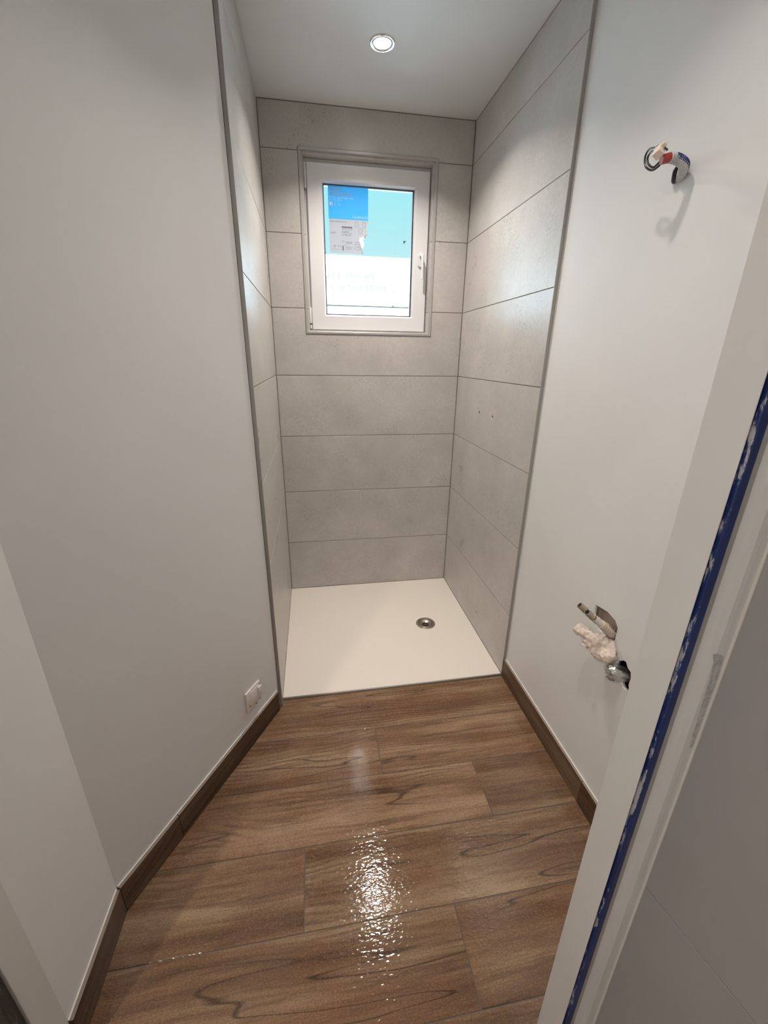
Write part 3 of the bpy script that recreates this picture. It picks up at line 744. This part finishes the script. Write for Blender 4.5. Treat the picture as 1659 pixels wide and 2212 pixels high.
# ================================================================== WATER PIPES (right wall, low)
wp = thing('water_pipes', (TX, -.585, .64), 'pair of open-ended water supply pipes in beige ribbed sheath low on right wall', 'pipes')
def pipe(base, mid, tip, rs):
    P = catmull([base, mid, tip], 14); k1, k2 = int(len(P) * .58), int(len(P) * .80)
    ps = P[:k1 + 1]; f2 = [ps[i // 2].lerp(ps[min(i // 2 + 1, len(ps) - 1)], (i % 2) / 2) for i in range((len(ps) - 1) * 2 + 1)]
    bm = bmesh.new(); add_tube(bm, f2, [rs * (1.40 if i % 4 < 2 else 1.12) for i in range(len(f2))], 16)
    sh = link('sheath', fin(bm, True, 25), SHEATH, wp)
    tube('pipe', PIPEW, P[k1 - 1:k2 + 1], rs, wp, 14)
    e = P[k2 - 1:]; q = [e[0]]
    bm = bmesh.new(); d0 = (e[-1] - e[0])
    pa = [e[0], e[0] + d0 * .12, e[0] + d0 * .13, e[0] + d0 * .22, e[0] + d0 * .23, e[0] + d0 * .33, e[0] + d0 * .34, e[0] + d0 * .97, e[-1], e[-1], e[0] + d0 * .75]
    ra = [rs * 1.02, rs * 1.22, rs * 1.02, rs * 1.02, rs * 1.25, rs * 1.25, rs * 1.12, rs * 1.12, rs * 1.08, rs * .86, rs * .84]
    add_tube2(bm, pa, ra, d0.normalized(), 16); link('sleeve', fin(bm, True, 30), BRASS, wp)
    bm = bmesh.new(); c0 = e[0] + d0 * .78; add_tube2(bm, [c0, c0 + d0 * .01], [rs * .85, rs * .85], d0.normalized(), 14); 
    bm.faces.new([v for v in bm.verts][:14]); link('bore', fin(bm), DARK, wp)
def add_tube2(bm, path, rs, d, seg):
    u = Vector((.2, .4, .9)); u = (u - d * u.dot(d)).normalized(); v = d.cross(u); R = []
    for p, r in zip(path, rs): R.append([bm.verts.new(p + (u * math.cos(2 * math.pi * k / seg) + v * math.sin(2 * math.pi * k / seg)) * r) for k in range(seg)])
    for a, b in zip(R, R[1:]):
        for k in range(seg): bm.faces.new((a[k], a[(k + 1) % seg], b[(k + 1) % seg], b[k]))
pipe(Vector((TX + .030, -.5752, .630)), Vector((TX - .046, -.5985, .699)), Vector((TX - .105, -.5945, .7502)), .0086)
pipe(Vector((TX + .030, -.5520, .645)), Vector((TX - .028, -.5525, .683)), Vector((TX - .085, -.5335, .7324)), .0084)
# crumpled tissue below them
def crumple(blobs, amp, scale, res=4):
    mb = bpy.data.metaballs.new('mb'); mb.resolution = .0022; mb.render_resolution = .0022; mb.threshold = .25
    for p, r in blobs:
        e = mb.elements.new(); e.co = p; e.radius = r
    ob = bpy.data.objects.new('mb', mb); COL.objects.link(ob)
    dg = bpy.context.evaluated_depsgraph_get(); dg.update()
    me = bpy.data.meshes.new_from_object(ob.evaluated_get(dg)); bpy.data.objects.remove(ob); bpy.data.metaballs.remove(mb)
    me.materials.clear()
    bm = bmesh.new(); bm.from_mesh(me); bm.normal_update()
    for v in bm.verts:
        q = v.co * scale
        k_ = 1 - abs(noise.noise(q)) * 2.2 + .5 * (1 - abs(noise.noise(q * 2.3)) * 2)
        v.co += v.normal * (amp * (k_ - .6) + amp * .55 * (1 - 2.4 * abs(noise.noise(q * 3.1 + Vector((3, 7, 1))))))
    bpy.data.meshes.remove(me); return fin(bm, True, 48)
BL = [((TX - .012, -.600, .622), .030), ((TX - .018, -.578, .622), .030), ((TX - .030, -.570, .626), .024), ((TX - .042, -.552, .630), .022), ((TX - .052, -.538, .636), .020), ((TX - .058, -.528, .638), .020), ((TX - .062, -.520, .632), .014),
      ((TX - .048, -.556, .612), .020), ((TX - .052, -.552, .600), .014), ((TX - .034, -.596, .606), .026), ((TX - .026, -.612, .606), .026), ((TX - .036, -.590, .596), .022), ((TX - .022, -.622, .612), .020)]
cr_ = thing('crumpled_tissue', (TX - .02, -.56, .61), 'crumpled pinkish-white tissue stuffed in the hole under the water pipes', 'tissue')
link('wad', crumple(BL, .0062, 50), PAPER, cr_)
# foil-capped waste
fo = thing('waste_pipe', (TX, -.655, .57), 'foil-capped waste pipe stub in a ragged hole near the door frame', 'pipe')
ax = Vector((-1, .30, .02)).normalized(); c0 = Vector((TX + .022, -.654, .566)); u_ = Vector((0, 0, 1)); u_ = (u_ - ax * u_.dot(ax)).normalized(); v_ = ax.cross(u_)
def foilcap():
    bm = bmesh.new(); prof = [(0, .0235), (.012, .0235), (.024, .0240), (.034, .0242), (.042, .0245), (.048, .0240), (.052, .0215), (.054, .018), (.053, .014), (.054, .010), (.052, .006), (.054, .001)]; R = []; N = 40
    for l_, r in prof:
        rg = []
        for k in range(N):
            a = 2 * math.pi * k / N; p = c0 + ax * l_ + (u_ * math.cos(a) + v_ * math.sin(a)) * r
            nn = noise.noise(p * 130); p = p + ax * (.009 * nn if l_ > .045 else 0) + (p - c0 - ax * l_).normalized() * (.0034 * noise.noise(p * 120))
            rg.append(bm.verts.new(p))
        R.append(rg)
    for a, b in zip(R, R[1:]):
        for k in range(N): bm.faces.new((a[k], a[(k + 1) % N], b[(k + 1) % N], b[k]))
    bm.faces.new(R[-1]); return fin(bm, True, 22)
link('foil_cap', foilcap(), FOIL, fo)
tube('stub', mat('grey_pvc_pipe', (.12, .115, .11), .5), [c0 - ax * .02, c0 + ax * .030], .0215, fo, 24)

# ================================================================== OUTSIDE
o = box('ground', ASPH, (-14, 16, 1.2, 30, -.30, -.15)); o['kind'] = 'structure'; o['label'] = 'unseen yard ground outside the window, coloured pale to bounce daylight indoors'
van = thing('panel_van', (.9, 5.0, -.15), 'white panel van side with grey serif lettering seen through the window', 'van')
VY = 4.0
prof = [(VY + .02, .35), (VY, .45), (VY, 2.44), (VY + .015, 2.495), (VY + .06, 2.53), (VY + 1.9, 2.53), (VY + 1.95, 2.50), (VY + 1.97, 2.44), (VY + 1.97, .45), (VY + 1.95, .35)]
me = prism(prof, 'x', -2.3, 3.0, .004); body = link('body', me, WHITEP, van)
cab = [(3.0, .35), (4.6, .35), (4.75, .55), (4.70, 1.15), (4.15, 1.30), (3.55, 2.20), (3.0, 2.48)]
link('cab', prism(cab, 'y', VY + .03, VY + 1.94, .01), WHITEP, van)
for x in (-1.2, 3.75):
    for y in (VY + .14, VY + 1.83):
        bm = bmesh.new(); add_tube(bm, [Vector((x, y - .11, .19)), Vector((x, y + .11, .19))], .34, 28); link('wheel', fin(bm, True, 40), RUBBER, van)
bm = bmesh.new(); add_box(bm, -2.2, 1.198, VY - .004, VY + .002, 1.990, 2.003); add_box(bm, 1.198, 2.9, VY - .004, VY + .002, 1.990, 2.003); add_box(bm, 1.190, 1.204, VY - .004, VY + .002, 1.997, 2.017)
link('side_rail', fin(bm), SEAM, body)
bm = bmesh.new(); add_box(bm, -2.2, 2.9, VY - .003, VY + .002, 1.897, 1.900); link('body_crease', fin(bm), mat('pale_crease', (.06, .085, .09), .6), body)
# didone capitals: strokes (x0,y0,x1,y1,weight) on a unit-high body
K, h_ = .17, .022
def arc(cx, cy, rx_, ry_, a0, a1, wmax, n=14):
    out = []
    for i in range(n):
        a, b = math.radians(a0 + (a1 - a0) * i / n), math.radians(a0 + (a1 - a0) * (i + 1) / n)
        m_ = (a + b) / 2; out.append((cx + rx_ * math.cos(a), cy + ry_ * math.sin(a), cx + rx_ * math.cos(b), cy + ry_ * math.sin(b), h_ + (wmax - h_) * abs(math.cos(m_)) ** 1.5))
    return out
def serif(x, y, w=.26): return [(x - w / 2, y, x + w / 2, y, h_)]
GL = {
 'A': (.80, [(.08, 0, .40, 1, h_), (.40, 1, .72, 0, K), (.2, .34, .58, .34, h_)] + serif(.08, 0, .2) + serif(.72, 0)),
 'L': (.68, [(.14, 0, .14, 1, K), (.06, 0, .62, 0, h_), (.62, 0, .62, .26, h_)] + serif(.14, 1)),
 'D': (.82, [(.14, 0, .14, 1, K), (.14, 1, .38, 1, h_), (.14, 0, .38, 0, h_)] + arc(.38, .5, .36, .5, 90, -90, K)),
 'E': (.70, [(.14, 0, .14, 1, K), (.06, 0, .62, 0, h_), (.06, 1, .60, 1, h_), (.14, .5, .48, .5, h_), (.62, 0, .62, .24, h_), (.60, 1, .60, .78, h_)]),
 'B': (.76, [(.14, 0, .14, 1, K), (.06, 1, .38, 1, h_), (.06, 0, .40, 0, h_), (.14, .52, .40, .52, h_)] + arc(.38, .76, .22, .24, 90, -90, K) + arc(.40, .26, .26, .26, 90, -90, K)),
 'I': (.34, [(.16, 0, .16, 1, K)] + serif(.16, 0) + serif(.16, 1)),
 'N': (.84, [(.14, 0, .14, 1, h_), (.14, 1, .70, 0, K), (.70, 0, .70, 1, h_)] + serif(.14, 0, .2) + serif(.70, 1, .2)),
 'S': (.62, arc(.30, .75, .22, .25, 30, 270, .09) + arc(.30, .25, .24, .25, 90, -150, .13)),
 'R': (.80, [(.14, 0, .14, 1, K), (.06, 1, .38, 1, h_), (.14, .50, .38, .50, h_), (.42, .50, .70, 0, K * .9)] + arc(.38, .75, .23, .25, 90, -90, K) + serif(.14, 0)),
 'O': (.88, arc(.43, .5, .37, .5, 0, 360, K, 28)),
 'V': (.80, [(.08, 1, .40, 0, K), (.40, 0, .72, 1, h_)] + serif(.08, 1) + serif(.72, 1, .2)),
 'T': (.74, [(.36, 0, .36, 1, K), (.06, 1, .66, 1, h_), (.06, 1, .06, .76, h_), (.66, 1, .66, .76, h_)] + serif(.36, 0)),
 '&': (.86, [(.22, .78, .74, .02, K * .9)] + arc(.36, .80, .17, .19, -30, 230, .06) + arc(.34, .26, .26, .27, 100, 340, .08)),
 ' ': (.42, [])}
def place_text(txt, xs, z, size):
    for ch, x in zip(txt, xs):
        wd, strokes = GL[ch]; bm = bmesh.new()
        for (x0_, y0_, x1_, y1_, w_) in strokes:
            a, b = Vector((x0_, y0_)), Vector((x1_, y1_)); d = (b - a)
            if d.length < 1e-6: continue
            d.normalize()
            q = Vector((w_ / 2, 0)) if abs(d.y) > .35 else Vector((0, w_ / 2))
            vs = [Vector((p.x * size + x, VY - .0025, p.y * size + z)) for p in (a - q, b - q, b + q, a + q)]
            f = [bm.verts.new(v) for v in vs]; bk = [bm.verts.new(v + Vector((0, .003, 0))) for v in vs]
            bm.faces.new(f); bm.faces.new(bk[::-1])
            for k in range(4): bm.faces.new((f[k], bk[k], bk[(k + 1) % 4], f[(k + 1) % 4]))
        link('letter', fin(bm), SIGNGREY, body)
place_text('SALLEDEBAIN', (.322, .369, .425, .487, .550, .627, .695, .773, .842, .896, .931), 2.283, .055)
place_text('&RENOVATION', (.440, .542, .6015, .663, .734, .800, .850, .914, .974, 1.008, 1.075), 2.163, .058)
bm = bmesh.new(); add_box(bm, 1.184, 1.194, VY - .003, VY + .001, 2.160, 2.178); link('accent_mark', fin(bm), SIGNGREY, body)

# tree beyond the van
tr = thing('leafy_tree', (-.2, 9.0, -.15), 'pale leafy tree top rising behind the van at far left', 'tree')
tube('trunk', BARK, catmull([(-.2, 9, -.15), (-.17, 9.02, 1.2), (-.22, 9, 2.4), (-.15, 9, 3.2)], 5), [.13 - .005 * i for i in range(16)], tr, 10)
rnd = random.Random(3); bm = bmesh.new()
for i in range(2600):
    th_ = rnd.random() * 6.283; cz = rnd.random() * 2 - 1; r = rnd.random() ** .4
    s_ = math.sqrt(1 - cz * cz); p = Vector((-.1 + .95 * r * s_ * math.cos(th_), 9 + .9 * r * s_ * math.sin(th_), 3.0 + .92 * r * cz))
    q = Matrix.Rotation(rnd.random() * 6, 3, Vector((rnd.random() - .5, rnd.random() - .5, rnd.random() - .5)).normalized())
    z_ = .05 + rnd.random() * .04
    vs = [bm.verts.new(p + q @ Vector(c)) for c in ((-z_, 0, 0), (0, -z_ * .45, .006), (z_, 0, 0), (0, z_ * .45, .006))]
    bm.faces.new(vs)
fo_ = link('foliage', fin(bm), LEAF, tr); fo_['kind'] = 'stuff'
